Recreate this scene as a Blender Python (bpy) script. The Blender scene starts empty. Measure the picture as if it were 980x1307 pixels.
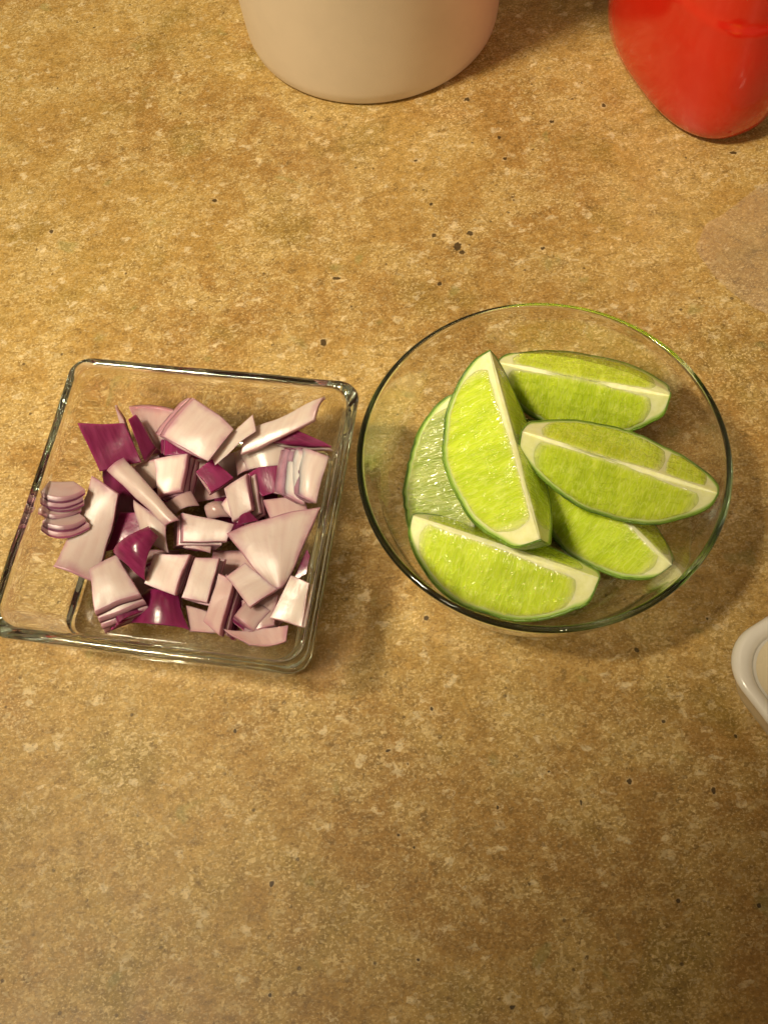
import bpy, bmesh, math, random
import numpy as np
from mathutils import Vector, Matrix, noise as mn

random.seed(7)
S = bpy.context.scene
COL = S.collection

# ------------------------------------------------------------------ camera
F_PX, CX, CY = 1231.0, 490.0, 653.5          # focal length and centre in photo pixels (980 x 1307)
PITCH, ROLL, CAM_H = math.radians(25.243), math.radians(-8.889), 0.311
fwd = Vector((0, math.sin(PITCH), -math.cos(PITCH)))
r0 = Vector((1, 0, 0)); u0 = r0.cross(fwd)
right = math.cos(ROLL) * r0 + math.sin(ROLL) * u0
up = -math.sin(ROLL) * r0 + math.cos(ROLL) * u0
EYE = Vector((0, 0, CAM_H))
cam_data = bpy.data.cameras.new('camera')
cam_data.sensor_fit = 'VERTICAL'; cam_data.sensor_height = 24.0
cam_data.lens = 24.0 * F_PX / 1307.0
cam_data.clip_start = 0.01; cam_data.clip_end = 50
cam = bpy.data.objects.new('camera', cam_data); COL.objects.link(cam)
m = Matrix((right, up, -fwd)).transposed().to_4x4(); m.translation = EYE
cam.matrix_world = m
S.camera = cam

# ------------------------------------------------------------------ light
S.view_settings.view_transform = 'Standard'; S.view_settings.look = 'None'
S.view_settings.gamma = 1; S.view_settings.use_curve_mapping = False
S.view_settings.exposure = 0.0
S.render.engine = 'CYCLES'
S.cycles.caustics_reflective = True; S.cycles.caustics_refractive = True
S.cycles.max_bounces = 24; S.cycles.transmission_bounces = 24; S.cycles.diffuse_bounces = 3; S.cycles.glossy_bounces = 24; S.cycles.transparent_max_bounces = 8
S.cycles.blur_glossy = 0.3
S.cycles.sample_clamp_indirect = 40
w = bpy.data.worlds.new('World'); S.world = w; w.use_nodes = True
bg = w.node_tree.nodes['Background']
bg.inputs[0].default_value = (1.0, 0.70, 0.38, 1); bg.inputs[1].default_value = 0.20

def aim(o, tgt):
    o.rotation_euler = (Vector(tgt) - o.location).to_track_quat('-Z', 'Y').to_euler()
def spot(name, loc, tgt, energy, size, blend, radius, col):
    d = bpy.data.lights.new(name, 'SPOT'); d.energy = energy; d.spot_size = math.radians(size)
    d.spot_blend = blend; d.shadow_soft_size = radius; d.color = col
    o = bpy.data.objects.new(name, d); COL.objects.link(o); o.location = loc; aim(o, tgt); return o
WARM = (1.0, 0.86, 0.62)
spot('pool_spot', (-0.60, 0.10, 1.25), (0.005, 0.360, 0), 90, 24.4, 0.22, 0.095, WARM)  # cone edge leaves the near right corner dark, standing in for a person's shadow
spot('pool_spot', (-0.62, -0.25, 1.25), (-0.180, 0.055, 0), 46, 18.0, 0.45, 0.09, WARM)  # second pool, added to light the near left beyond the first cone
spot('low_lamp', (0.12, -1.00, 0.85), (0.09, 0.33, 0.03), 11, 17, 0.5, 0.04, WARM)  # unseen low lamp behind the camera, for glints on bottle, limes and glass
d = bpy.data.lights.new('overhead_fill', 'AREA'); d.energy = 0.5; d.size = 0.30; d.color = WARM  # soft lamp added overhead as ambient fill
o = bpy.data.objects.new('overhead_fill', d); COL.objects.link(o); o.location = (0.35, 0.55, 1.5); aim(o, (0, 0.2, 0))

# ------------------------------------------------------------------ helpers
def at(px, py, z):
    """photo pixel -> world point on the horizontal plane at height z"""
    dr = fwd + (px - CX) / F_PX * right - (py - CY) / F_PX * up
    return EYE + dr * ((z - CAM_H) / dr.z)
def tag(o, label=None, cat=None, group=None, kind=None):
    if label: o['label'] = label
    if cat: o['category'] = cat
    if group: o['group'] = group
    if kind: o['kind'] = kind
    return o
def empty(name, loc, label, cat, group=None):
    o = bpy.data.objects.new(name, None); COL.objects.link(o); o.location = loc
    o.empty_display_size = 0.01
    return tag(o, label, cat, group)
def mesh_obj(name, verts, faces, mat, parent=None, smooth=True, loc=None, attrs=None, uvs=None):
    me = bpy.data.meshes.new(name)
    me.from_pydata([tuple(v) for v in verts], [], faces)
    if smooth: me.polygons.foreach_set('use_smooth', [True] * len(me.polygons))
    for k, vals in (attrs or {}).items():
        a = me.attributes.new(k, 'FLOAT', 'POINT'); a.data.foreach_set('value', vals)
    if uvs is not None:
        ul = me.uv_layers.new(name='UVMap')
        for l in me.loops: ul.data[l.index].uv = uvs[l.vertex_index]
    me.materials.append(mat)
    bm = bmesh.new(); bm.from_mesh(me); bmesh.ops.recalc_face_normals(bm, faces=bm.faces); bm.to_mesh(me); bm.free()
    o = bpy.data.objects.new(name, me); COL.objects.link(o)
    if parent: o.parent = parent
    if loc is not None: o.location = loc
    return o
def loft(rings, close_start=True, close_end=True):
    n = len(rings[0]); v = [p for r in rings for p in r]; f = []
    for i in range(len(rings) - 1):
        for j in range(n):
            k = (j + 1) % n
            f.append((i*n+j, i*n+k, (i+1)*n+k, (i+1)*n+j))
    if close_start: v.append(sum((Vector(p) for p in rings[0]), Vector()) / n); c = len(v)-1; f += [(c, (j+1) % n, j) for j in range(n)]
    if close_end:
        b = (len(rings)-1)*n; v.append(sum((Vector(p) for p in rings[-1]), Vector()) / n); c = len(v)-1
        f += [(c, b+j, b+(j+1) % n) for j in range(n)]
    return v, f
def revolve(profile, n=128, sx=1.0, sy=1.0):
    return loft([[(r*sx*math.cos(2*math.pi*j/n), r*sy*math.sin(2*math.pi*j/n), z) for j in range(n)] for r, z in profile])
def rsq(h, r, z, k=10, e=8):
    """rounded square ring, half size h, corner radius r"""
    pts = []
    for q in range(4):
        a0 = q*math.pi/2
        cx_, cy_ = [(1, 1), (-1, 1), (-1, -1), (1, -1)][q]
        for j in range(k+1):
            a = a0 + math.pi/2*j/k
            pts.append((cx_*(h-r)+r*math.cos(a), cy_*(h-r)+r*math.sin(a), z))
        nx = [(-1, 1), (-1, -1), (1, -1), (1, 1)][q]
        a = a0 + math.pi/2
        p1 = pts[-1]; p2 = (nx[0]*(h-r)+r*math.cos(a), nx[1]*(h-r)+r*math.sin(a), z)
        for j in range(1, e): pts.append(tuple(p1[i]+(p2[i]-p1[i])*j/e for i in range(3)))
    return pts
def smooth_profile(pts, n=6):
    """Catmull-Rom through 2-D control points"""
    out = []
    P = [pts[0]] + list(pts) + [pts[-1]]
    for i in range(1, len(P)-2):
        for s in range(n):
            t = s/n
            out.append(tuple(0.5*((2*P[i][k]) + (-P[i-1][k]+P[i+1][k])*t + (2*P[i-1][k]-5*P[i][k]+4*P[i+1][k]-P[i+2][k])*t*t
                       + (-P[i-1][k]+3*P[i][k]-3*P[i+1][k]+P[i+2][k])*t**3) for k in range(len(pts[0]))))
    out.append(tuple(pts[-1])); return out

# ------------------------------------------------------------------ materials
class NT:
    def __init__(s, name):
        s.m = bpy.data.materials.new(name); s.m.use_nodes = True
        s.t = s.m.node_tree; s.p = s.t.nodes['Principled BSDF']; s.out = s.t.nodes['Material Output']
    def n(s, typ, **kw):
        nd = s.t.nodes.new(typ)
        for k, v in kw.items(): setattr(nd, k, v)
        return nd
    def set(s, sock, v):
        if hasattr(v, 'is_output') or isinstance(v, bpy.types.NodeSocket): s.t.links.new(v, sock)
        else: sock.default_value = v
    def pr(s, **kw):
        for k, v in kw.items(): s.set(s.p.inputs[k.replace('_', ' ')], v)
    def coord(s, which='Object', scale=(1, 1, 1)):
        c = s.n('ShaderNodeTexCoord'); mp = s.n('ShaderNodeMapping'); mp.inputs['Scale'].default_value = scale
        s.t.links.new(c.outputs[which], mp.inputs[0]); return mp.outputs[0]
    def noise(s, vec, scale, detail=4, rough=0.55, dist=0.0):
        nd = s.n('ShaderNodeTexNoise'); s.set(nd.inputs['Vector'], vec); nd.inputs['Scale'].default_value = scale
        nd.inputs['Detail'].default_value = detail; nd.inputs['Roughness'].default_value = rough
        nd.inputs['Distortion'].default_value = dist; return nd.outputs[0]
    def voro(s, vec, scale, out='Distance', feature='F1', rnd=1.0):
        nd = s.n('ShaderNodeTexVoronoi'); nd.feature = feature; s.set(nd.inputs['Vector'], vec)
        nd.inputs['Scale'].default_value = scale; nd.inputs['Randomness'].default_value = rnd; return nd.outputs[out]
    def ramp(s, fac, a, b, lo=0.0, hi=1.0):
        nd = s.n('ShaderNodeMapRange'); nd.interpolation_type = 'SMOOTHSTEP'; s.set(nd.inputs[0], fac)
        nd.inputs[1].default_value = a; nd.inputs[2].default_value = b; nd.inputs[3].default_value = lo; nd.inputs[4].default_value = hi
        return nd.outputs[0]
    def math(s, op, a, b=0.0):
        nd = s.n('ShaderNodeMath', operation=op); s.set(nd.inputs[0], a); s.set(nd.inputs[1], b); return nd.outputs[0]
    def mix(s, fac, a, b):
        nd = s.n('ShaderNodeMix', data_type='RGBA'); s.set(nd.inputs[0], fac)
        for i, v in ((6, a), (7, b)):
            s.set(nd.inputs[i], (*v, 1) if isinstance(v, tuple) and len(v) == 3 else v)
        return nd.outputs[2]
    def attr(s, name):
        nd = s.n('ShaderNodeAttribute'); nd.attribute_name = name; return nd.outputs['Fac']
    def bump(s, h, strength, dist):
        nd = s.n('ShaderNodeBump'); s.set(nd.inputs['Height'], h); nd.inputs['Strength'].default_value = strength
        nd.inputs['Distance'].default_value = dist; s.t.links.new(nd.outputs[0], s.p.inputs['Normal'])

PITS = [(413, 437, 7, 5), (583, 315, 9, 6), (590, 322, 6, 4), (600, 298, 5, 4), (554, 301, 4, 4), (692, 317, 4, 3), (550, 261, 3, 3),
        (595, 127, 6, 4), (644, 203, 4, 3), (637, 176, 3, 3), (530, 205, 4, 3), (274, 256, 4, 4), (66, 296, 3, 3), (544, 789, 5, 4),
        (551, 905, 4, 6), (803, 997, 7, 5), (741, 1024, 3, 6), (347, 1128, 6, 5), (528, 1082, 4, 3), (534, 1225, 5, 4), (968, 1155, 5, 5),
        (846, 921, 5, 4), (902, 790, 3, 3), (938, 940, 4, 4), (812, 830, 4, 3), (300, 933, 3, 5), (495, 958, 6, 3), (508, 1066, 5, 4),
        (635, 1030, 3, 4), (770, 135, 4, 4), (705, 155, 5, 3), (430, 355, 8, 3), (560, 362, 4, 3), (655, 1285, 9, 5), (345, 1270, 4, 4),
        (865, 1150, 7, 5), (910, 1010, 5, 6), (520, 975, 4, 4), (700, 985, 4, 3), (935, 195, 6, 3)]
def make_counter_mat():
    s = NT('travertine_laminate')
    c = s.coord('Object'); cs = s.coord('Object', (1.0, 1.25, 1.0))
    big = s.noise(c, 9, 3, 0.5); mid = s.noise(c, 45, 3, 0.6, 0.4)
    mott = s.noise(cs, 170, 6, 0.76, 0.2)
    dv = s.n('ShaderNodeVectorMath', operation='MULTIPLY_ADD')
    nz = s.n('ShaderNodeTexNoise'); s.set(nz.inputs['Vector'], cs); nz.inputs['Scale'].default_value = 260; nz.inputs['Detail'].default_value = 3
    s.t.links.new(nz.outputs['Color'], dv.inputs[0]); dv.inputs[1].default_value = (0.006, 0.006, 0.006); s.t.links.new(cs, dv.inputs[2])
    dvec = dv.outputs[0]
    chip = s.n('ShaderNodeSeparateColor'); s.t.links.new(s.voro(dvec, 760, 'Color'), chip.inputs[0])
    chip2 = s.n('ShaderNodeSeparateColor'); s.t.links.new(s.voro(dvec, 300, 'Color'), chip2.inputs[0])
    col = s.mix(s.ramp(big, 0.38, 0.62), (0.38, 0.220, 0.062), (0.49, 0.320, 0.098))
    col = s.mix(s.ramp(mid, 0.40, 0.66, 0, 0.7), col, (0.52, 0.375, 0.14))
    col = s.mix(s.ramp(s.noise(c, 24, 3, 0.6), 0.54, 0.68, 0, 0.6), col, (0.30, 0.215, 0.050))
    col = s.mix(s.ramp(s.noise(c, 17, 3, 0.6, 0.3), 0.56, 0.72, 0, 0.45), col, (0.38, 0.19, 0.065))
    col = s.mix(s.ramp(mott, 0.28, 0.50, 0.80, 0), col, (0.19, 0.115, 0.035))
    col = s.mix(s.ramp(mott, 0.50, 0.70, 0, 0.7), col, (0.66, 0.51, 0.26))
    fl = s.math('MULTIPLY', s.ramp(chip.outputs[0], 0.80, 0.90), s.ramp(mid, 0.36, 0.60, 0.10, 0.55))
    col = s.mix(fl, col, (0.74, 0.60, 0.36))
    fl2 = s.math('MULTIPLY', s.ramp(chip2.outputs[0], 0.91, 0.96), s.ramp(mott, 0.44, 0.58, 0.0, 0.75))
    col = s.mix(fl2, col, (0.78, 0.66, 0.46))
    dk = s.math('MULTIPLY', s.ramp(chip.outputs[1], 0.90, 0.96), s.ramp(big, 0.35, 0.6, 0.5, 0.2))
    col = s.mix(dk, col, (0.20, 0.125, 0.045))
    spk = s.math('MULTIPLY', s.ramp(s.voro(c, 170), 0.14, 0.07), s.ramp(mid, 0.52, 0.58))
    col = s.mix(s.math('MULTIPLY', spk, 0.8), col, (0.085, 0.050, 0.02))
    sp = s.noise(cs, 1000, 2, 0.7)
    col = s.mix(s.math('MULTIPLY', s.ramp(sp, 0.54, 0.66), s.ramp(mid, 0.34, 0.62, 0.40, 0.95)), col, (0.76, 0.61, 0.35))
    col = s.mix(s.math('MULTIPLY', s.ramp(sp, 0.44, 0.32), 0.55), col, (0.17, 0.10, 0.032))
    col = s.mix(s.ramp(s.noise(c, 60, 2, 0.5, 0.5), 0.66, 0.74, 0, 0.35), col, (0.25, 0.29, 0.11))
    fine = mott; grain = chip.outputs[2]
    # pits of the stone pattern: each an uneven dark hole with a pale lip
    wob = s.noise(c, 420, 2, 0.6)
    sep = s.n('ShaderNodeSeparateXYZ'); s.t.links.new(c, sep.inputs[0])
    dmin = None
    for (px, py, rx, ry) in PITS:
        if py > 850: rx, ry = rx*0.72, ry*0.72
        P = at(px, py, 0); k = (at(px+1, py, 0) - P).length
        x = s.math('DIVIDE', s.math('SUBTRACT', sep.outputs[0], P.x), rx*k*0.85)
        y = s.math('DIVIDE', s.math('SUBTRACT', sep.outputs[1], P.y), ry*k*1.05)
        r2 = s.math('ADD', s.math('MULTIPLY', x, x), s.math('MULTIPLY', y, y))
        dmin = r2 if dmin is None else s.math('MINIMUM', dmin, r2)
    dd = s.math('ADD', s.math('SQRT', dmin), s.math('MULTIPLY', s.math('SUBTRACT', wob, 0.5), 2.3))
    lip = s.math('MULTIPLY', s.ramp(dd, 0.7, 0.95), s.ramp(dd, 1.55, 1.05))
    col = s.mix(s.math('MULTIPLY', lip, s.ramp(fine, 0.40, 0.6, 0.0, 0.8)), col, (0.66, 0.52, 0.32))
    hole = s.ramp(dd, 0.92, 0.62)
    col = s.mix(s.math('MULTIPLY', hole, 0.9), col, (0.05, 0.03, 0.012))
    gr = s.ramp(grain, 0.0, 1.0, 0.72, 0.94)
    mul = s.n('ShaderNodeMix', data_type='RGBA', blend_type='MULTIPLY'); mul.inputs[0].default_value = 1.0
    tint = s.mix(gr, (0.0, 0.0, 0.0), (1.0, 0.95, 0.80)); s.set(mul.inputs[6], col); s.set(mul.inputs[7], tint)
    s.pr(Base_Color=mul.outputs[2], Roughness=s.ramp(mid, 0.2, 0.8, 0.34, 0.5), Specular_IOR_Level=0.4)
    s.bump(fine, 0.12, 0.0003)
    return s.m
def make_glass(name, tint, dens):
    s = NT(name)
    s.pr(Base_Color=(1, 1, 1, 1), Roughness=0.0, IOR=1.5, Transmission_Weight=1.0)
    v = s.n('ShaderNodeVolumeAbsorption'); v.inputs[0].default_value = (*tint, 1); v.inputs[1].default_value = dens
    s.t.links.new(v.outputs[0], s.out.inputs['Volume']); return s.m
def make_plain(name, col, rough, var=0.06, scale=60, sss=0.0, coat=0.0, bump=0.0):
    s = NT(name); c = s.coord('Object')
    nz = s.noise(c, scale, 4, 0.6)
    a = tuple(x*(1-var) for x in col); b = tuple(min(1, x*(1+var)) for x in col)
    s.pr(Base_Color=s.mix(s.ramp(nz, 0.3, 0.7), a, b), Roughness=s.ramp(s.noise(c, scale*3, 3), 0.3, 0.7, rough*0.85, rough*1.15), Coat_Weight=coat, Coat_Roughness=0.1)
    if sss:
        s.pr(Subsurface_Weight=sss, Subsurface_Scale=0.004); s.p.inputs['Subsurface Radius'].default_value = (1, 0.7, 0.4)
    if bump: s.bump(s.noise(c, scale*4, 3), bump, 0.0005)
    return s.m
def make_rind():
    s = NT('lime_rind'); c = s.coord('Object')
    v = s.voro(c, 900)
    col = s.mix(s.ramp(s.noise(c, 90, 4), 0.35, 0.65), (0.075, 0.16, 0.012), (0.17, 0.30, 0.025))
    col = s.mix(s.ramp(v, 0.25, 0.0, 0, 0.4), col, (0.30, 0.42, 0.06))
    s.pr(Base_Color=col, Roughness=0.32, Specular_IOR_Level=0.5)
    s.bump(s.math('ADD', s.ramp(v, 0.0, 0.45), s.math('MULTIPLY', s.noise(c, 260, 3), 1.2)), 0.6, 0.0006); return s.m
def make_pith():
    s = NT('lime_pith'); c = s.coord('Object')
    e = s.attr('edge')
    n1 = s.noise(c, 420, 4, 0.6)
    col = s.mix(s.ramp(n1, 0.3, 0.7), (0.79, 0.81, 0.36), (0.87, 0.89, 0.50))
    col = s.mix(s.ramp(s.math('ADD', e, s.math('MULTIPLY', s.math('SUBTRACT', n1, 0.5), 0.35)), 0.30, 1.0), col, (0.34, 0.56, 0.07))
    s.pr(Base_Color=col, Roughness=0.42, Subsurface_Weight=0.5, Subsurface_Scale=0.003, Specular_IOR_Level=0.45)
    s.p.inputs['Subsurface Radius'].default_value = (1.0, 1.0, 0.4)
    s.bump(n1, 0.35, 0.0004); return s.m
def make_flesh(name, c1, c2, c3):
    s = NT(name); c = s.coord('UV', (1, 1, 1)); cr = s.coord('UV', (1.0, 0.22, 1.0)); oc = s.coord('Object')
    ves = s.noise(cr, 800, 3, 0.65, 0.3); ves2 = s.noise(cr, 260, 3, 0.5, 0.5)
    col = s.mix(s.ramp(ves2, 0.3, 0.7), c1, c2)
    col = s.mix(s.ramp(ves, 0.50, 0.72, 0, 0.5), col, c3)
    sac = s.voro(s.coord('UV', (1.0, 0.20, 1.0)), 760, 'Distance', 'DISTANCE_TO_EDGE')
    col = s.mix(s.ramp(sac, 0.10, 0.0, 0, 0.28), col, c3)
    col = s.mix(s.ramp(ves, 0.46, 0.30, 0, 0.25), col, tuple(x*0.7 for x in c1))
    col = s.mix(s.ramp(s.attr('border'), 0.0, 1.0, 0, 0.75), col, (0.78, 0.84, 0.32))
    s.pr(Base_Color=col, Roughness=0.12, Subsurface_Weight=0.75, Subsurface_Scale=0.006, Specular_IOR_Level=0.6)
    s.p.inputs['Subsurface Radius'].default_value = (0.9, 1.0, 0.15)
    glit = s.math('MULTIPLY', s.noise(oc, 2000, 1, 0.5), s.ramp(s.noise(oc, 300, 2), 0.46, 0.62))
    s.bump(s.math('ADD', s.math('ADD', s.math('MULTIPLY', ves, 0.3), s.ramp(sac, 0.0, 0.25, 0, 0.35)), s.math('MULTIPLY', glit, 0.9)), 0.85, 0.0004); return s.m
def make_onion(name, inner, edge, memb, gloss=0.28, vein=None):
    s = NT(name); c = s.coord('UV', (1.0, 0.15, 1.0)); oc = s.coord('Object')
    e = s.attr('membrane'); st = s.noise(c, 600, 3, 0.6)
    n2 = s.noise(oc, 190, 3)
    col = s.mix(s.ramp(s.noise(c, 420, 2, 0.5), 0.30, 0.72, 0, 0.6), inner, vein or (inner[0]*0.88, inner[1]*0.76, inner[2]*0.78))
    f = s.math('ADD', e, s.math('MULTIPLY', s.math('SUBTRACT', n2, 0.5), 0.5))
    col = s.mix(s.ramp(f, 0.10, 0.60, 0, 0.9), col, edge)
    col = s.mix(s.ramp(f, 0.62, 1.0), col, memb)
    oi = s.n('ShaderNodeObjectInfo'); hv = s.n('ShaderNodeHueSaturation'); s.set(hv.inputs['Color'], col)
    s.set(hv.inputs['Value'], s.ramp(oi.outputs['Random'], 0.0, 1.0, 0.74, 1.12)); col = hv.outputs[0]
    s.pr(Base_Color=col, Roughness=gloss, Subsurface_Weight=0.75, Subsurface_Scale=0.005, Specular_IOR_Level=0.5)
    s.p.inputs['Subsurface Radius'].default_value = (1, 0.75, 0.6)
    s.bump(s.math('ADD', s.math('MULTIPLY', st, 0.35), n2), 0.25, 0.0005); return s.m
def make_film():
    s = NT('clear_plastic_film'); t = s.t
    tr = s.n('ShaderNodeBsdfTransparent'); tr.inputs[0].default_value = (0.97, 0.95, 0.93, 1)
    gl = s.n('ShaderNodeBsdfGlossy'); gl.inputs['Roughness'].default_value = 0.15
    df = s.n('ShaderNodeBsdfDiffuse'); df.inputs[0].default_value = (0.95, 0.82, 0.68, 1)
    fr = s.n('ShaderNodeFresnel'); fr.inputs[0].default_value = 1.45
    m1 = s.n('ShaderNodeMixShader'); m2 = s.n('ShaderNodeMixShader')
    m1.inputs[0].default_value = 0.09
    t.links.new(tr.outputs[0], m1.inputs[1]); t.links.new(df.outputs[0], m1.inputs[2])
    t.links.new(fr.outputs[0], m2.inputs[0]); t.links.new(m1.outputs[0], m2.inputs[1]); t.links.new(gl.outputs[0], m2.inputs[2])
    t.links.new(m2.outputs[0], s.out.inputs[0]); return s.m

M = dict(
    counter=make_counter_mat(),
    dish_glass=make_glass('pressed_glass', (0.60, 0.84, 0.72), 5),
    bowl_glass=make_glass('bowl_glass', (0.48, 0.82, 0.64), 10),
    canister=make_plain('cream_plastic', (0.72, 0.61, 0.46), 0.42, 0.03, 40),
    red=make_plain('red_plastic', (0.62, 0.016, 0.006), 0.12, 0.03, 30, coat=0.7),
    ceramic=make_plain('white_ceramic', (0.86, 0.83, 0.76), 0.16, 0.03, 50, coat=0.4),
    cream=make_plain('cream_glaze', (0.78, 0.68, 0.47), 0.3, 0.04, 50),
    rind=make_rind(), pith=make_pith(), flesh=make_flesh('lime_flesh', (0.46, 0.60, 0.026), (0.62, 0.76, 0.055), (0.78, 0.86, 0.22)),
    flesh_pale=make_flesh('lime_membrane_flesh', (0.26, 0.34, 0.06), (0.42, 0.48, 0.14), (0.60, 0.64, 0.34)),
    onion=make_onion('onion_flesh', (0.66, 0.54, 0.49), (0.42, 0.19, 0.26), (0.14, 0.014, 0.06), 0.36),
    pink=make_onion('onion_pink_flesh', (0.52, 0.37, 0.35), (0.36, 0.16, 0.21), (0.13, 0.014, 0.06)),
    grey=make_onion('onion_pale_membrane', (0.50, 0.43, 0.38), (0.40, 0.25, 0.27), (0.20, 0.05, 0.10)),
    skin=make_onion('onion_purple_skin', (0.14, 0.006, 0.050), (0.19, 0.013, 0.080), (0.42, 0.17, 0.22), 0.24, (0.27, 0.030, 0.115)),
    film=make_film(),
)

# ------------------------------------------------------------------ the surface
def slab():
    v, f = loft([[(x, y, z) for x, y in ((-0.7, -0.35), (0.7, -0.35), (0.7, 0.95), (-0.7, 0.95))] for z in (-0.04, 0.0)], True, False)
    n = len(v); f.append((4, 5, 6, 7)); return v, f
o = mesh_obj('countertop', *slab(), M['counter'], smooth=False)
tag(o, 'mottled tan travertine pattern laminate kitchen countertop', 'countertop', kind='structure')

# ------------------------------------------------------------------ square glass dish
DC, DROT = Vector((-0.063, 0.142, 0)), math.radians(-16.4)
def square_dish():
    rings = []
    prof = [(0.0395, 0.0000, .010), (0.0412, 0.0006, .010), (0.0422, 0.0022, .0095), (0.0435, 0.008, .009), (0.0452, 0.016, .0085), (0.0470, 0.025, .008), (0.0488, 0.034, .0075),
            (0.0500, 0.0382, .0072), (0.0503, 0.0396, .0072), (0.0498, 0.0407, .0072), (0.0488, 0.0411, .0070), (0.0476, 0.0408, .0068), (0.0467, 0.0398, .0065), (0.0461, 0.0380, .0062),
            (0.0440, 0.031, .0062), (0.0418, 0.022, .0065), (0.0400, 0.0145, .007), (0.0390, 0.0118, .007), (0.0368, 0.0098, .008), (0.033, 0.0090, .008), (0.020, 0.0088, .006), (0.008, 0.0088, .003)]
    prof = smooth_profile(prof, 3)
    rings.append(rsq(0.030, .008, 0.0006)); 
    for h, z, r in prof:
        ring = rsq(h, r, z)
        wv = []
        for x, y, zz in ring:
            q = 0.00022 * mn.noise(Vector((x*55, y*55, zz*40))) + 0.00010 * mn.noise(Vector((x*190, y*190, zz*90)))
            k = 1 + q/max(h, 0.02); wv.append((x*k, y*k, max(0.0, zz + (q*0.8 if zz > 0.002 else 0))))
        rings.append(wv)
    return loft(rings)
d = mesh_obj('square_glass_dish', *square_dish(), M['dish_glass'], loc=DC)
d.rotation_euler.z = DROT
tag(d, 'square thick clear glass dish holding chopped red onion', 'glass dish')

# ------------------------------------------------------------------ round glass bowl
BC = Vector((0.05123, 0.13737, 0))
def bowl_mesh():
    p = [(0.030, 0.0012), (0.036, 0.0008), (0.0375, 0.0), (0.039, 0.0004), (0.0420, 0.0030), (0.0464, 0.0080), (0.0503, 0.0150), (0.0534, 0.0240), (0.0556, 0.0330), (0.0570, 0.0395),
         (0.0576, 0.0418), (0.0579, 0.0430), (0.0576, 0.0438), (0.0569, 0.0441), (0.0562, 0.0438), (0.0557, 0.0428), (0.0550, 0.0395), (0.0536, 0.0330), (0.0514, 0.0240), (0.0483, 0.0160), (0.0446, 0.0095),
         (0.0410, 0.0055), (0.0360, 0.0040), (0.028, 0.0036), (0.012, 0.0036)]
    return revolve(smooth_profile(p, 4), 160)
bw = mesh_obj('round_glass_bowl', *bowl_mesh(), M['bowl_glass'], loc=BC)
tag(bw, 'round clear glass bowl with greenish rim holding lime wedges', 'glass bowl')

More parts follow.
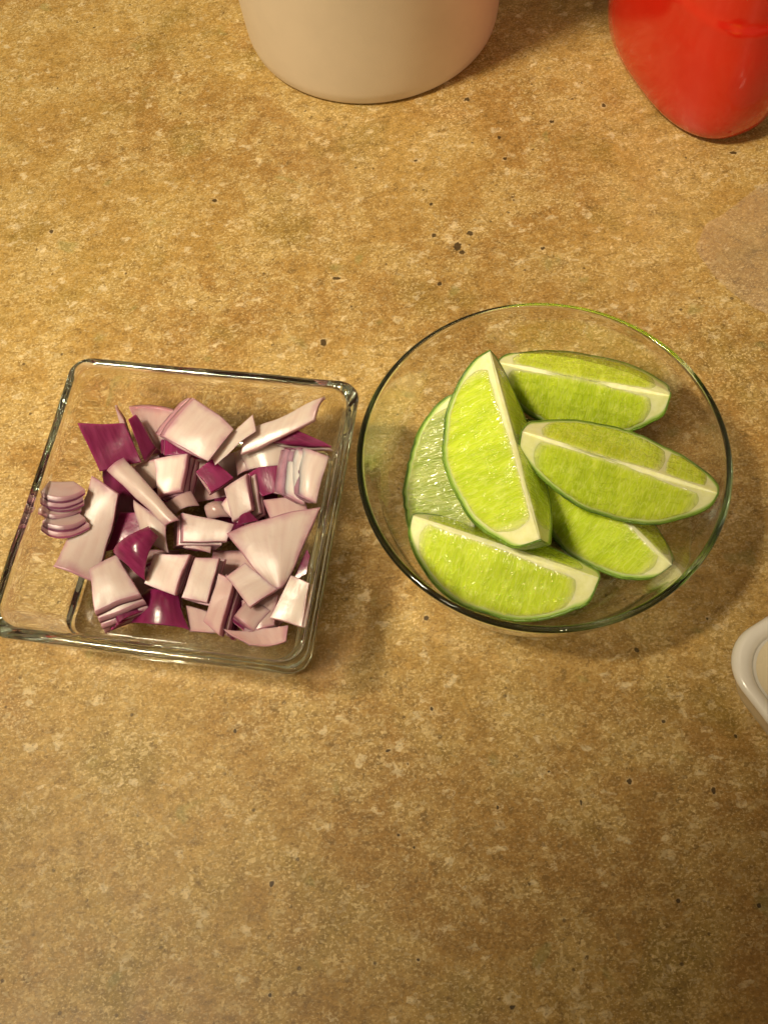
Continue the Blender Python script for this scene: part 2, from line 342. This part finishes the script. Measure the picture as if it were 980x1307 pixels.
# ------------------------------------------------------------------ lime wedges
PROF = [(-1.0, 0.0), (-0.994, 0.18), (-0.965, 0.30), (-0.89, 0.45), (-0.77, 0.61), (-0.6, 0.79), (-0.4, 0.905), (-0.2, 0.98), (0.0, 1.0), (0.2, 0.985),
        (0.4, 0.92), (0.6, 0.80), (0.75, 0.66), (0.87, 0.51), (0.94, 0.43), (0.985, 0.31), (1.0, 0.0)]
PR = smooth_profile(PROF, 4); PX = [a for a, b in PR]; PY = [b for a, b in PR]
def rho(t): return float(np.interp(t, PX, PY))
LG = 'lime wedges in the round bowl'
def lime_wedge(label, px0, z0, px1, z1, side_px, R, a1, a2, split=None, seed=0, flesh='flesh'):
    P0, P1 = at(*px0, z0), at(*px1, z1); C = (P0 + P1) / 2; L = (P1 - P0).length / 2
    X = (P1 - P0).normalized(); view = (C - EYE).normalized()
    v = (view - X * view.dot(X)).normalized(); wd = X.cross(v)
    if wd.dot(at(*side_px, C.z) - C) < 0: wd = -wd
    a1, a2 = math.radians(a1), math.radians(a2)
    E = lambda ph: math.cos(ph) * v + math.sin(ph) * wd
    ra = random.Random(seed)
    ph_ = [ra.uniform(0, 6) for _ in range(6)]
    def rr(t, ph):     # lumpy radius
        return R * rho(t) * (1 + 0.025*math.sin(3*t + ph_[0] + 2*ph) + 0.012*math.sin(9*t + ph_[1] + 3*ph)) + 0.00032*math.sin(31*t+ph_[2]+2*math.sin(13*t+ph_[5]))*(1-abs(t)**6)*(0.5+0.5*math.sin(7*ph+ph_[3]))
    skin = 0.0008
    root = empty('lime_wedge', C, label, 'lime wedge', LG)
    ts = PX[:]; NP = 22
    phs = [-a2 + (a1 + a2) * j / NP for j in range(NP + 1)]
    # rind: a thin curved shell
    vo = []; fo = []
    nt = len(ts)
    for t in ts:
        for ph in phs: vo.append(X*(t*L) + E(ph)*rr(t, ph))
    k0 = len(vo)
    for t in ts:
        for ph in phs: vo.append(X*(t*L*0.985) + E(ph)*max(0, rr(t, ph)-skin))
    n = NP + 1
    for i in range(nt-1):
        for j in range(NP):
            a = i*n+j; fo.append((a, a+1, a+n+1, a+n)); fo.append((k0+a, k0+a+n, k0+a+n+1, k0+a+1))
    for i in range(nt-1):
        for j in (0, NP):
            a = i*n+j; fo.append((a, a+n, k0+a+n, k0+a))
    for i in (0, nt-1):
        for j in range(NP):
            a = i*n+j; fo.append((a, a+1, k0+a+1, k0+a))
    mesh_obj('rind', vo, fo, M['rind'], root)
    # pith body: rings from the ridge along each cut face and round under the rind
    vp = []; fp = []; at_e = []
    NR = 26
    seq = []
    for j in range(NR+1): seq.append((-a2, j/NR))
    for ph in phs[1:-1]: seq.append((ph, 1.0))
    for j in range(NR, 0, -1): seq.append((a1, j/NR))
    ridge_cut = 0.06     # the ridge is blunt: the white core is cut across
    rv = 0.0011
    for t in ts:
        core = 0.0
        for ph, q in seq:
            r1 = max(0.0, rr(t, ph) - skin*1.02)
            r = r1 * q
            p = X*(t*L*0.984) + E(ph)*r
            if q == 0: p = X*(t*L*0.984) + E((a1-a2)/2) * min(rv, r1*0.5)
            nb = E(ph + (math.pi/2 if ph > (a1-a2)/2 else -math.pi/2))
            if 0 < q < 1: p = p - nb * (0.00010 + 0.00008*mn.noise(p*260 + Vector((seed, 0, 0))))
            vp.append(p); at_e.append(max(0.0, 1 - (r1 - r)/0.0032) if q < 1 else 1.0)
    n = len(seq)
    for i in range(nt-1):
        for j in range(n):
            k = (j+1) % n; fp.append((i*n+j, i*n+k, (i+1)*n+k, (i+1)*n+j))
    ob = mesh_obj('pith', vp, fp, M['pith'], root, attrs={'edge': at_e})
    # juicy flesh on each cut face, split into segments
    for fi, (ph, sgn) in enumerate(((a1, 1), (-a2, -1))):
        nb = E(ph + sgn*math.pi/2)
        spans = [(-0.87, 0.83)]
        if split and fi in split: c = split[fi]; spans = [(-0.87, c-0.004), (c+0.004, 0.83)]
        for (s0, s1) in spans:
            NU, NV = 40, 16; vv = []; ff = []; uv = []; bd = []
            for i in range(NU+1):
                q = i/NU*2-1
                for j in range(NV+1):
                    g = j/NV*2-1
                    # square (q,g) -> squircle so that the outline is a rounded half moon
                    qq = q*math.sqrt(1-0.12*g*g); gg = g*math.sqrt(1-0.26*q*q)
                    t = (s0+s1)/2 + (s1-s0)/2*qq
                    hi = max(0.0, rr(t, ph) - skin - 0.0005 - 0.0005*t*t); lo = 0.0010 + 0.0007*math.sin(2.2*t+ph_[4])
                    if hi < lo + 0.001: hi = lo + 0.001
                    r = lo + (hi-lo)*(gg+1)/2
                    ed = min(1-abs(q), 1-abs(g))
                    hgt = -0.00025 if ed < 1e-6 else (0.00010 + 0.0003*min(1, ed/0.35))
                    hgt += 0.00013*mn.noise(Vector((t*L*300, r*80, seed*3.1+fi)))
                    vv.append(X*(t*L) + E(ph)*r + nb*hgt); uv.append((t*L, r)); bd.append(max(0.0, 1-ed/0.16))
            for i in range(NU):
                for j in range(NV):
                    a = i*(NV+1)+j; ff.append((a, a+1, a+NV+2, a+NV+1))
            mesh_obj('flesh', vv, ff, M[flesh], root, uvs=uv, attrs={'border': bd})
    return root

lime_wedge('lime wedge cut face up, pinned underneath the upright wedge at the bowl wall', (588, 500), .0235, (612, 742), .0185, (515, 610), .0240, 74, 8, seed=5, flesh='flesh_pale')
lime_wedge('lime wedge with one face showing, tucked beneath the wedge that reaches the rim', (860, 723), .0195, (694, 560), .0230, (745, 735), .0238, 66, 16, seed=6)
lime_wedge('lime wedge with shaded green face lying on the canister side of the bowl', (634, 462), .0290, (856, 505), .0330, (740, 545), .0240, 56, 24, seed=2)
lime_wedge('lime wedge with broad bright face lying against the bowl wall away from the canister', (525, 657), .0290, (766, 738), .0270, (640, 790), .0246, 74, 12, seed=4)
lime_wedge('lime wedge standing steeply with thick white core, propped across its neighbours', (625, 446), .0440, (690, 690), .0400, (565, 560), .0262, 67, 15, {1: -0.05}, seed=1)
lime_wedge('lime wedge on top of the heap with its pointed end reaching the rim', (917, 630), .0445, (664, 550), .0440, (780, 660), .0240, 50, 26, {1: -0.45}, seed=3)

# ------------------------------------------------------------------ chopped red onion
OG = 'chopped red onion pieces in the square dish'
def zc(p): return (0.4898*p[0], 430 + 0.4898*p[1])
def onion(label, quad, z, drop=0.004, off=(0, 0), layers=1, bend=(0, 0), mat='onion', skin_last=False, edge_bulge=0.0, name='onion_piece', seed=0, mats=None, gap=0.10, sag=None, grow=1.07):
    """quad: outline of the upper face (corners in order); z: height of each corner; off/drop: how the stack of layers runs down"""
    zs = z if isinstance(z, (list, tuple)) else [z]*4
    mx, my = sum(p[0] for p in quad)/4, sum(p[1] for p in quad)/4
    quad = [(mx+(p[0]-mx)*grow, my+(p[1]-my)*grow) for p in quad]
    if layers > 1: off = (off[0]*1.25, off[1]*1.25)
    Q = [at(*zc(p), zz) for p, zz in zip(quad, zs)]
    cen = sum(Q, Vector())/4
    cpx = [sum(p[i] for p in quad)/4 for i in (0, 1)]
    T = at(*zc((cpx[0]+off[0], cpx[1]+off[1])), cen.z - drop) - at(*zc(cpx), cen.z)
    SG = at(*zc((cpx[0]+sag[0], cpx[1]+sag[1])), cen.z) - at(*zc(cpx), cen.z) if sag else Vector()
    N = (Q[1]-Q[0]).cross(Q[3]-Q[0]).normalized()
    if N.dot(EYE - cen) < 0: N = -N
    rs = random.Random(hash(label) % 1000 if False else seed)
    G = 14
    CS = [0.5-0.5*math.cos(math.pi*a/14) for a in range(15)]
    def surf(u, v, i):
        p = (Q[0]*(1-u)+Q[1]*u)*(1-v) + (Q[3]*(1-u)+Q[2]*u)*v
        su, sv = 1-(2*u-1)**2, 1-(2*v-1)**2
        p = p + N*(bend[0]*su + bend[1]*sv) + SG*((1-u)*sv)
        p = p + (p-cen)*(edge_bulge*max(su*(abs(2*v-1)), sv*abs(2*u-1)))
        p = p + N*0.00035*mn.noise(p*150 + Vector((seed*1.7, i*2.3, 0)))
        p = p + Vector((mn.noise(p*120+Vector((9, seed, i))), mn.noise(p*120+Vector((seed, 5, i))), 0))*0.0006
        return p
    root = None
    single = layers == 1 and not mats
    base = Vector(cen)
    if not single: root = empty(name, base, label, 'onion piece', OG)
    for i in range(layers):
        t0 = i/layers; t1 = (i+1-gap)/layers
        sh = Vector((rs.uniform(-1, 1), rs.uniform(-1, 1), 0))*0.0006*(1 if i else 0)
        if sag: sh = sh*2.2
        gr = 1 + (2.0 if sag else 1.0)*rs.uniform(-0.06, 0.06)*(1 if i else 0)
        vv = []; ff = []; me = []; uv = []
        steps = [0.0, 0.10, 0.5, 0.90, 1.0]
        lens_u = (Q[1]-Q[0]).length; lens_v = (Q[3]-Q[0]).length
        # top and bottom skins are inset so that the slab has rounded edges
        for si, (tt, inset) in enumerate(((0.0, 0.0), (1.0, 0.0))):
            for a in range(G+1):
                for b in range(G+1):
                    u, v = CS[a], CS[b]
                    eu = 0.012
                    uu = eu + (1-2*eu)*u; vvv = eu + (1-2*eu)*v
                    s = surf(uu, vvv, i); s = cen + (s-cen)*gr
                    p = s + T*(t0+(t1-t0)*tt) + sh - base
                    vv.append(p); uv.append((uu*lens_u, vvv*lens_v))
                    ed = min(u, 1-u, v, 1-v)
                    me.append((0.70 if ed == 0 else max(0.0, 0.44 - ed*2.6)) if si == 0 else 0.75)
        def idx(si, a, b): return si*(G+1)**2 + a*(G+1)+b
        for si in (0, 1):
            for a in range(G):
                for b in range(G):
                    q = (idx(si, a, b), idx(si, a+1, b), idx(si, a+1, b+1), idx(si, a, b+1)); ff.append(q if si == 0 else q[::-1])
        loop = [(a, 0) for a in range(G)] + [(G, b) for b in range(G)] + [(a, G) for a in range(G, 0, -1)] + [(0, b) for b in range(G, 0, -1)]
        prev = [idx(0, a, b) for a, b in loop]
        for tt in (0.12, 0.5, 0.88):
            cur = []
            for a, b in loop:
                s = surf(CS[a], CS[b], i); s = cen + (s-cen)*gr
                vv.append(s + T*(t0+(t1-t0)*tt) + sh - base); uv.append((CS[a]*lens_u, CS[b]*lens_v + tt*0.01))
                me.append({0.12: 0.50, 0.5: 0.62, 0.88: 1.3}[tt]); cur.append(len(vv)-1)
            nl = len(loop)
            for j in range(nl): ff.append((prev[j], prev[(j+1) % nl], cur[(j+1) % nl], cur[j]))
            prev = cur
        cur = [idx(1, a, b) for a, b in loop]; nl = len(loop)
        for j in range(nl): ff.append((prev[j], prev[(j+1) % nl], cur[(j+1) % nl], cur[j]))
        mm = M[(mats[i] if mats else ('skin' if (skin_last and i == layers-1) else mat))]
        ob = mesh_obj(name if single else ('skin' if mm == M['skin'] else 'layer'), vv, ff, mm, root, attrs={'membrane': me}, uvs=uv, loc=base if single else None)
        if single: tag(ob, label, 'onion piece', OG); root = ob
    return root

# -- low pieces first (bottom of the heap), then the ones lying on top
Zl, Zm, Zh = .013, .020, .027
onion('pale pink onion piece deep in the middle of the heap', [(470, 330), (640, 300), (660, 400), (500, 430)], .0125, .004, mat='pink', seed=31)
onion('dark purple onion skin piece flat on the dish bottom under the white chunk', [(380, 300), (520, 290), (540, 420), (390, 430)], .012, .003, mat='skin', seed=32)
onion('purple onion skin piece flat on the dish bottom in the centre', [(560, 400), (720, 390), (720, 520), (570, 530)], .012, .003, mat='skin', seed=33)
onion('pale onion piece lying under the layered chunks on the side away from the canister', [(300, 560), (460, 560), (470, 700), (310, 690)], .0125, .004, mat='pink', seed=34)
onion('pink onion piece at the bottom below the big triangle', [(560, 560), (760, 560), (740, 700), (560, 700)], .0125, .004, mat='pink', seed=35)
onion('purple onion piece at the bottom beneath the long white strip', [(270, 350), (400, 340), (430, 500), (290, 480)], .0150, .004, mat='skin', seed=36)

FILL = [('pink onion cube at the bottom beside the peach petal', (240, 480), 'pink'), ('pale onion cube in the shadow under the peach petal', (230, 560), 'onion'),
        ('wine coloured onion cube under the bright cream chunk', (470, 270), 'skin'), ('pink onion cube under the nested shells', (760, 380), 'pink'),
        ('pale onion cube under the upright layered block', (620, 440), 'onion'), ('mauve onion cube under the long level block', (520, 520), 'pink'),
        ('wine coloured onion cube under the square white tile', (440, 620), 'skin'), ('mauve onion cube below the ribbed stack', (660, 720), 'pink'),
        ('wine coloured onion cube below the tilted block', (330, 690), 'skin'), ('mauve onion cube beside the tan tile', (720, 690), 'pink'),
        ('pale onion cube beneath the narrow strip and the concave petal', (400, 360), 'onion'), ('wine coloured onion cube under the triangle', (690, 560), 'skin')]
for k, (lb, (fx, fy), mt) in enumerate(FILL):
    rf = random.Random(k*7+3); an = rf.uniform(0, 1.5); h = rf.uniform(42, 54)
    q = [(fx + h*math.cos(an+i*math.pi/2), fy + h*math.sin(an+i*math.pi/2)) for i in range(4)]
    zt = rf.uniform(.0195, .0215)
    onion(lb, q, [zt+rf.uniform(-.0015, .0015) for _ in q], .006, (rf.uniform(-18, 18), rf.uniform(-10, 18)), 3, (.0006, .0004), mat=mt, skin_last=True, seed=60+k)
onion('small stack of thin curved mauve layers leaning on the glass wall farthest from the limes', [(98, 402), (130, 374), (192, 376), (222, 396)], [.0375, .0375, .0355, .0355], .0060, (0, 82), 6, (0, 0), mat='pink', gap=0.08, sag=(0, 18), grow=1.0, seed=1)
onion('flat dark purple square of onion skin beside the thin upright sliver', [(210, 228), (320, 231), (364, 322), (262, 347)], [.0350, .0320, .0250, .0255], .0022, mat='skin', seed=3)
onion('thin upright pink onion sliver beside the flat purple square', [(300, 185), (322, 215), (356, 315), (332, 290)], [.033, .031, .024, .024], .003, (6, -4), mat='pink', seed=4)
onion('pinkish concave onion petal tilted behind the small magenta strip', [(340, 190), (450, 196), (440, 300), (392, 292)], [.0300, .0285, .0190, .0190], .0026, (2, -8), mat='pink', bend=(-.002, 0), seed=5)
onion('narrow magenta onion strip leaning against the concave petal', [(336, 218), (354, 206), (402, 285), (378, 318)], [.0310, .0310, .0230, .0230], .0024, (8, 6), mat='skin', seed=6)
onion('long pale grey onion sliver slanting up to the corner between canister and limes', [(655, 240), (838, 155), (812, 216), (632, 300)], [.0275, .0360, .0345, .0265], .0018, (5, 6), mat='grey', bend=(-.001, .001), seed=8)
onion('curved purple-edged onion strip along the glass wall next to the limes', [(690, 268), (775, 243), (858, 284), (770, 282)], [.0255, .0290, .0320, .0265], .0045, (0, 10), 2, mats=['skin', 'grey'], seed=9)
onion('pale onion shell lying under the purple-edged strip', [(625, 300), (735, 278), (745, 330), (650, 345)], [.0220, .0235, .0210, .0200], .004, mat='grey', bend=(.0015, 0), seed=10)
onion('nested pale onion shells stacked sideways at the wall next to the limes', [(785, 292), (855, 316), (826, 428), (768, 398)], [.0290, .0305, .0275, .0250], .0055, (-46, 2), 4, (.0022, .0012), mat='onion', seed=11)
onion('purple onion square standing between the nested shells and the layered block', [(648, 356), (726, 312), (730, 398), (682, 413)], [.0215, .0225, .0195, .0195], .0026, mat='skin', seed=12)
onion('small pale cubes of onion sitting beneath the nested shells', [(690, 425), (790, 415), (800, 462), (705, 470)], [.0180, .0200, .0200, .0180], .006, (-6, 2), 3, mat='pink', seed=13)
onion('small pale onion lump half hidden behind the layered block', [(612, 305), (660, 300), (672, 350), (620, 360)], .0170, .004, mat='pink', bend=(.002, .002), seed=14)
onion('upright layered onion block next to the purple square', [(585, 396), (641, 361), (652, 450), (606, 478)], [.0255, .0260, .0235, .0230], .008, (30, 10), 4, mat='onion', seed=15)
onion('tiny magenta onion chip at the edge of the big triangle', [(626, 466), (652, 456), (672, 478), (618, 490)], .0240, .0025, mat='skin', bend=(.001, 0), seed=16)
onion('bright magenta onion diamond in the hollow below the white chunk', [(516, 350), (552, 320), (606, 366), (550, 400)], [.0235, .0240, .0225, .0225], .005, (2, 10), 2, mats=['skin', 'pink'], seed=17)
onion('layered onion chunk with curved edge beside the magenta diamond', [(405, 321), (488, 307), (472, 398), (414, 412)], [.0265, .0265, .0240, .0240], .0075, (28, 18), 3, (.0006, .0004), mat='onion', seed=18)
onion('small curved pale onion rind under the layered chunk', [(430, 436), (500, 404), (518, 440), (462, 458)], .0205, .005, mat='pink', bend=(.002, 0), seed=19)
onion('pale rounded onion bit in the dark gap at the centre', [(536, 440), (585, 432), (604, 470), (548, 476)], .0165, .004, mat='pink', bend=(.002, .002), seed=20)
onion('bright cream onion chunk with mauve side, highest toward the canister', [(507, 165), (606, 238), (540, 320), (430, 258)], [.0345, .0330, .0310, .0330], .008, (-16, -6), 2, (.0006, .0006), mat='onion', edge_bulge=0.05, seed=7)
onion('small grey onion flake lying against the bright cream chunk', [(656, 205), (662, 246), (566, 328), (552, 302)], [.0325, .0320, .0280, .0285], .0018, mat='grey', seed=21)
onion('pale onion slice under the end of the long white strip', [(352, 430), (434, 482), (436, 560), (372, 520)], [.0265, .0270, .0240, .0240], .004, mat='onion', bend=(.001, .001), seed=22)
onion('dark wine red onion skin piece behind the glossy petal', [(318, 458), (352, 460), (368, 520), (275, 556)], [.0235, .0240, .0225, .0215], .0026, mat='skin', seed=23)
onion('long wet white onion strip lying diagonally across the heap', [(288, 354), (328, 320), (464, 476), (430, 488)], [.0315, .0315, .0300, .0290], .0045, mat='onion', bend=(.0012, .0006), seed=24)
onion('glossy magenta onion petal with two bright highlights', [(300, 556), (386, 497), (412, 522), (380, 630)], [.0270, .0305, .0300, .0270], .0026, mat='skin', bend=(.0030, .0024), seed=25)
onion('large peach coloured onion petal folded across its middle', [(240, 370), (306, 412), (244, 628), (143, 590)], [.0330, .0320, .0265, .0300], .0055, (4, 4), mat='onion', bend=(.0008, -.0026), seed=2)
onion('tilted onion block with mauve layer edges beside the peach petal', [(236, 606), (302, 572), (362, 668), (248, 712)], [.0280, .0285, .0265, .0265], .011, (26, 46), 4, (.0005, .0005), mat='onion', seed=26)
onion('dark magenta onion shell lying at the glass wall beside the tilted layered block', [(385, 662), (465, 676), (490, 762), (345, 742)], [.0180, .0190, .0170, .0170], .0035, mat='skin', bend=(.003, .001), seed=27)
onion('long layered onion block lying level in the centre of the heap', [(482, 460), (606, 488), (588, 533), (478, 532)], [.0265, .0260, .0245, .0245], .009, (-24, 16), 4, (.0003, .0003), mat='onion', seed=28)
onion('square white onion tile with one layered edge, beside the glossy magenta petal', [(402, 568), (488, 570), (452, 668), (380, 640)], [.0265, .0260, .0245, .0250], .0065, (20, 4), 3, mat='onion', seed=29)
onion('narrow white onion tile beside the square tile', [(512, 578), (570, 580), (538, 690), (474, 676)], [.0245, .0240, .0220, .0225], .006, (14, 6), 3, mat='onion', seed=30)
onion('pink layered onion slab with dark purple outer side between narrow tile and ribbed stack', [(572, 618), (606, 632), (572, 772), (532, 738)], [.0230, .0235, .0215, .0205], .010, (36, 14), 3, mat='pink', skin_last=True, seed=37)
onion('small pale onion bit touching the glass wall beside the dark magenta shell', [(488, 702), (536, 716), (556, 768), (498, 764)], .0165, .005, (2, 4), 2, mat='pink', seed=38)
onion('ribbed stack of thin onion layers below the small bright tile', [(632, 690), (722, 672), (712, 748), (640, 770)], [.0200, .0225, .0210, .0195], .009, (14, 26), 5, mat='pink', bend=(.001, 0), seed=39)
onion('curved brownish onion rind along the wall below the ribbed stack', [(588, 762), (745, 752), (742, 792), (650, 802)], [.0200, .0235, .0240, .0235], .003, (0, 4), mat='pink', bend=(-.0015, 0), seed=40)
onion('large pale triangular onion slice leaning toward the lime bowl', [(600, 514), (826, 450), (742, 640), (712, 650)], [.0300, .0330, .0285, .0285], .0035, (2, 4), mat='onion', bend=(.0010, .0008), edge_bulge=0.08, seed=41)
onion('small bright cream onion tile touching the tip of the triangle', [(640, 588), (718, 655), (650, 699), (592, 625)], [.0285, .0290, .0280, .0275], .0040, (3, 6), mat='onion', seed=42)
onion('tan translucent onion tile pressed against the glass wall beside the triangle tip', [(758, 626), (802, 645), (786, 752), (707, 730)], [.0320, .0330, .0300, .0285], .003, (4, 4), mat='grey', seed=43)
onion('purple onion sliver between the big triangle and the glass wall', [(800, 556), (808, 572), (798, 618), (764, 636)], [.0290, .0290, .0275, .0265], .003, mat='skin', seed=44)

# ------------------------------------------------------------------ canister behind
cb = at(467, 20, 0)
root = empty('canister', (0.0305, 0.4014, 0), 'tall smooth cream white round canister standing behind the bowls', 'canister')
p = smooth_profile([(0.030, 0.0008), (0.0520, 0.0004), (0.0552, 0.0), (0.0570, 0.0010), (0.0580, 0.0035), (0.0588, 0.010), (0.0600, 0.04), (0.0615, 0.09), (0.0625, 0.135), (0.0620, 0.138), (0.0600, 0.1385), (0.02, 0.1385)], 4)
mesh_obj('body', *revolve(p, 128), M['canister'], root)
p = smooth_profile([(0.02, 0.1390), (0.0600, 0.1390), (0.0632, 0.1396), (0.0640, 0.1415), (0.0635, 0.149), (0.0615, 0.152), (0.05, 0.1535), (0.0150, 0.154)], 4)
mesh_obj('lid', *revolve(p, 128), M['canister'], root)
p = smooth_profile([(0.005, 0.1545), (0.009, 0.1548), (0.008, 0.160), (0.013, 0.167), (0.012, 0.172), (0.004, 0.174)], 4)
mesh_obj('knob', *revolve(p, 64), M['canister'], root)

# ------------------------------------------------------------------ red bottle
RB = Vector((0.1606, 0.3369, 0))
root = empty('red_bottle', RB, 'glossy red plastic bottle with rounded base standing beside the canister', 'bottle')
def oval(profile, a, b, ex, n=96):
    rings = []
    for s, z in profile:
        ring = []
        for j in range(n):
            t = 2*math.pi*j/n; c_, s_ = math.cos(t), math.sin(t)
            ring.append((a*s*math.copysign(abs(c_)**(2/ex), c_), b*s*math.copysign(abs(s_)**(2/ex), s_), z))
        rings.append(ring)
    return loft(rings)
p = smooth_profile([(0.5, 0.0030), (0.70, 0.0006), (0.80, 0.0), (0.88, 0.0010), (0.95, 0.0050), (0.99, 0.012), (1.0, 0.022), (0.985, 0.036), (0.955, 0.048), (0.945, 0.0530), (0.921, 0.0568),
                    (0.910, 0.0625), (0.900, 0.078), (0.89, 0.10), (0.86, 0.125), (0.72, 0.145), (0.5, 0.158), (0.40, 0.164), (0.2, 0.165)], 4)
b_ = mesh_obj('body', *oval(p, 0.0497, 0.0267, 2.5), M['red'], root); b_.rotation_euler.z = math.radians(103.3)
p = smooth_profile([(0.2, 0.1655), (0.40, 0.1656), (0.42, 0.170), (0.34, 0.180), (0.14, 0.196), (0.05, 0.200)], 4)
b_ = mesh_obj('nozzle_cap', *oval(p, 0.030, 0.026, 2.0, 64), M['canister'], root)

# ------------------------------------------------------------------ white dish at the right edge
WD = Vector((0.1696, 0.0403, 0))
prof = [(0.050, 0.0, .010), (0.0535, 0.0008, .011), (0.0555, 0.006, .012), (0.0575, 0.014, .013), (0.0592, 0.0205, .014), (0.0600, 0.0228, .014), (0.0594, 0.0243, .014), (0.0582, 0.0247, .0138), (0.0567, 0.0241, .0135),
        (0.0555, 0.0228, .013), (0.0549, 0.0217, .0125), (0.0542, 0.0210, .012), (0.0500, 0.0206, .011), (0.030, 0.0204, .008), (0.01, 0.0204, .004)]
root = empty('white_dish', WD, 'white ceramic dish with rounded corner and raised rim near the bowl', 'dish')
prof3 = smooth_profile(prof, 4)
o = mesh_obj('body', *loft([rsq(h, r, z) for h, z, r in prof3]), M['ceramic'], root); o.rotation_euler.z = math.radians(22.4)
ins = smooth_profile([(0.0100, 0.0209, .004), (0.030, 0.0209, .008), (0.0500, 0.0211, .011), (0.0540, 0.0215, .012)], 4)
o = mesh_obj('cream_glaze', *loft([rsq(h, r, z) for h, z, r in ins], True, False), M['cream'], root); o.rotation_euler.z = math.radians(22.4)

# ------------------------------------------------------------------ clear plastic film at the right edge
def film():
    c = [at(858, 370, 0.0), at(928, 236, 0.0), at(1230, 170, 0.0), at(1240, 470, 0.0)]
    NU = 70; v = []; f = []
    for i in range(NU+1):
        for j in range(NU+1):
            a, b = i/NU, j/NU
            b = 0.5 + (b-0.5)*(1 - 0.75*max(0.0, 1-a/0.35)**2)
            p = (c[0]*(1-b)+c[1]*b)*(1-a) + (c[3]*(1-b)+c[2]*b)*a
            e = min(1, min(a*3.0, b*4, (1-b)*4))
            wob = 0.006*mn.noise(Vector((a*3, b*2.4, 1))) + 0.0035*abs(mn.noise(Vector((a*7+b*3, b*4-a*2, 4)))) 
            p = p + Vector((mn.noise(Vector((a*4, b*4, 8)))*0.002, mn.noise(Vector((a*5, b*5, 3)))*0.002, 0))
            p.z = 0.0010 + e*(0.0030 + 0.5*max(-0.003, wob)); v.append(p)
    for i in range(NU):
        for j in range(NU):
            q = i*(NU+1)+j; f.append((q, q+1, q+NU+2, q+NU+1))
    return v, f
o = mesh_obj('plastic_film', *film(), M['film'])
tag(o, 'crumpled clear plastic wrap lying on the counter behind the lime bowl', 'plastic wrap')
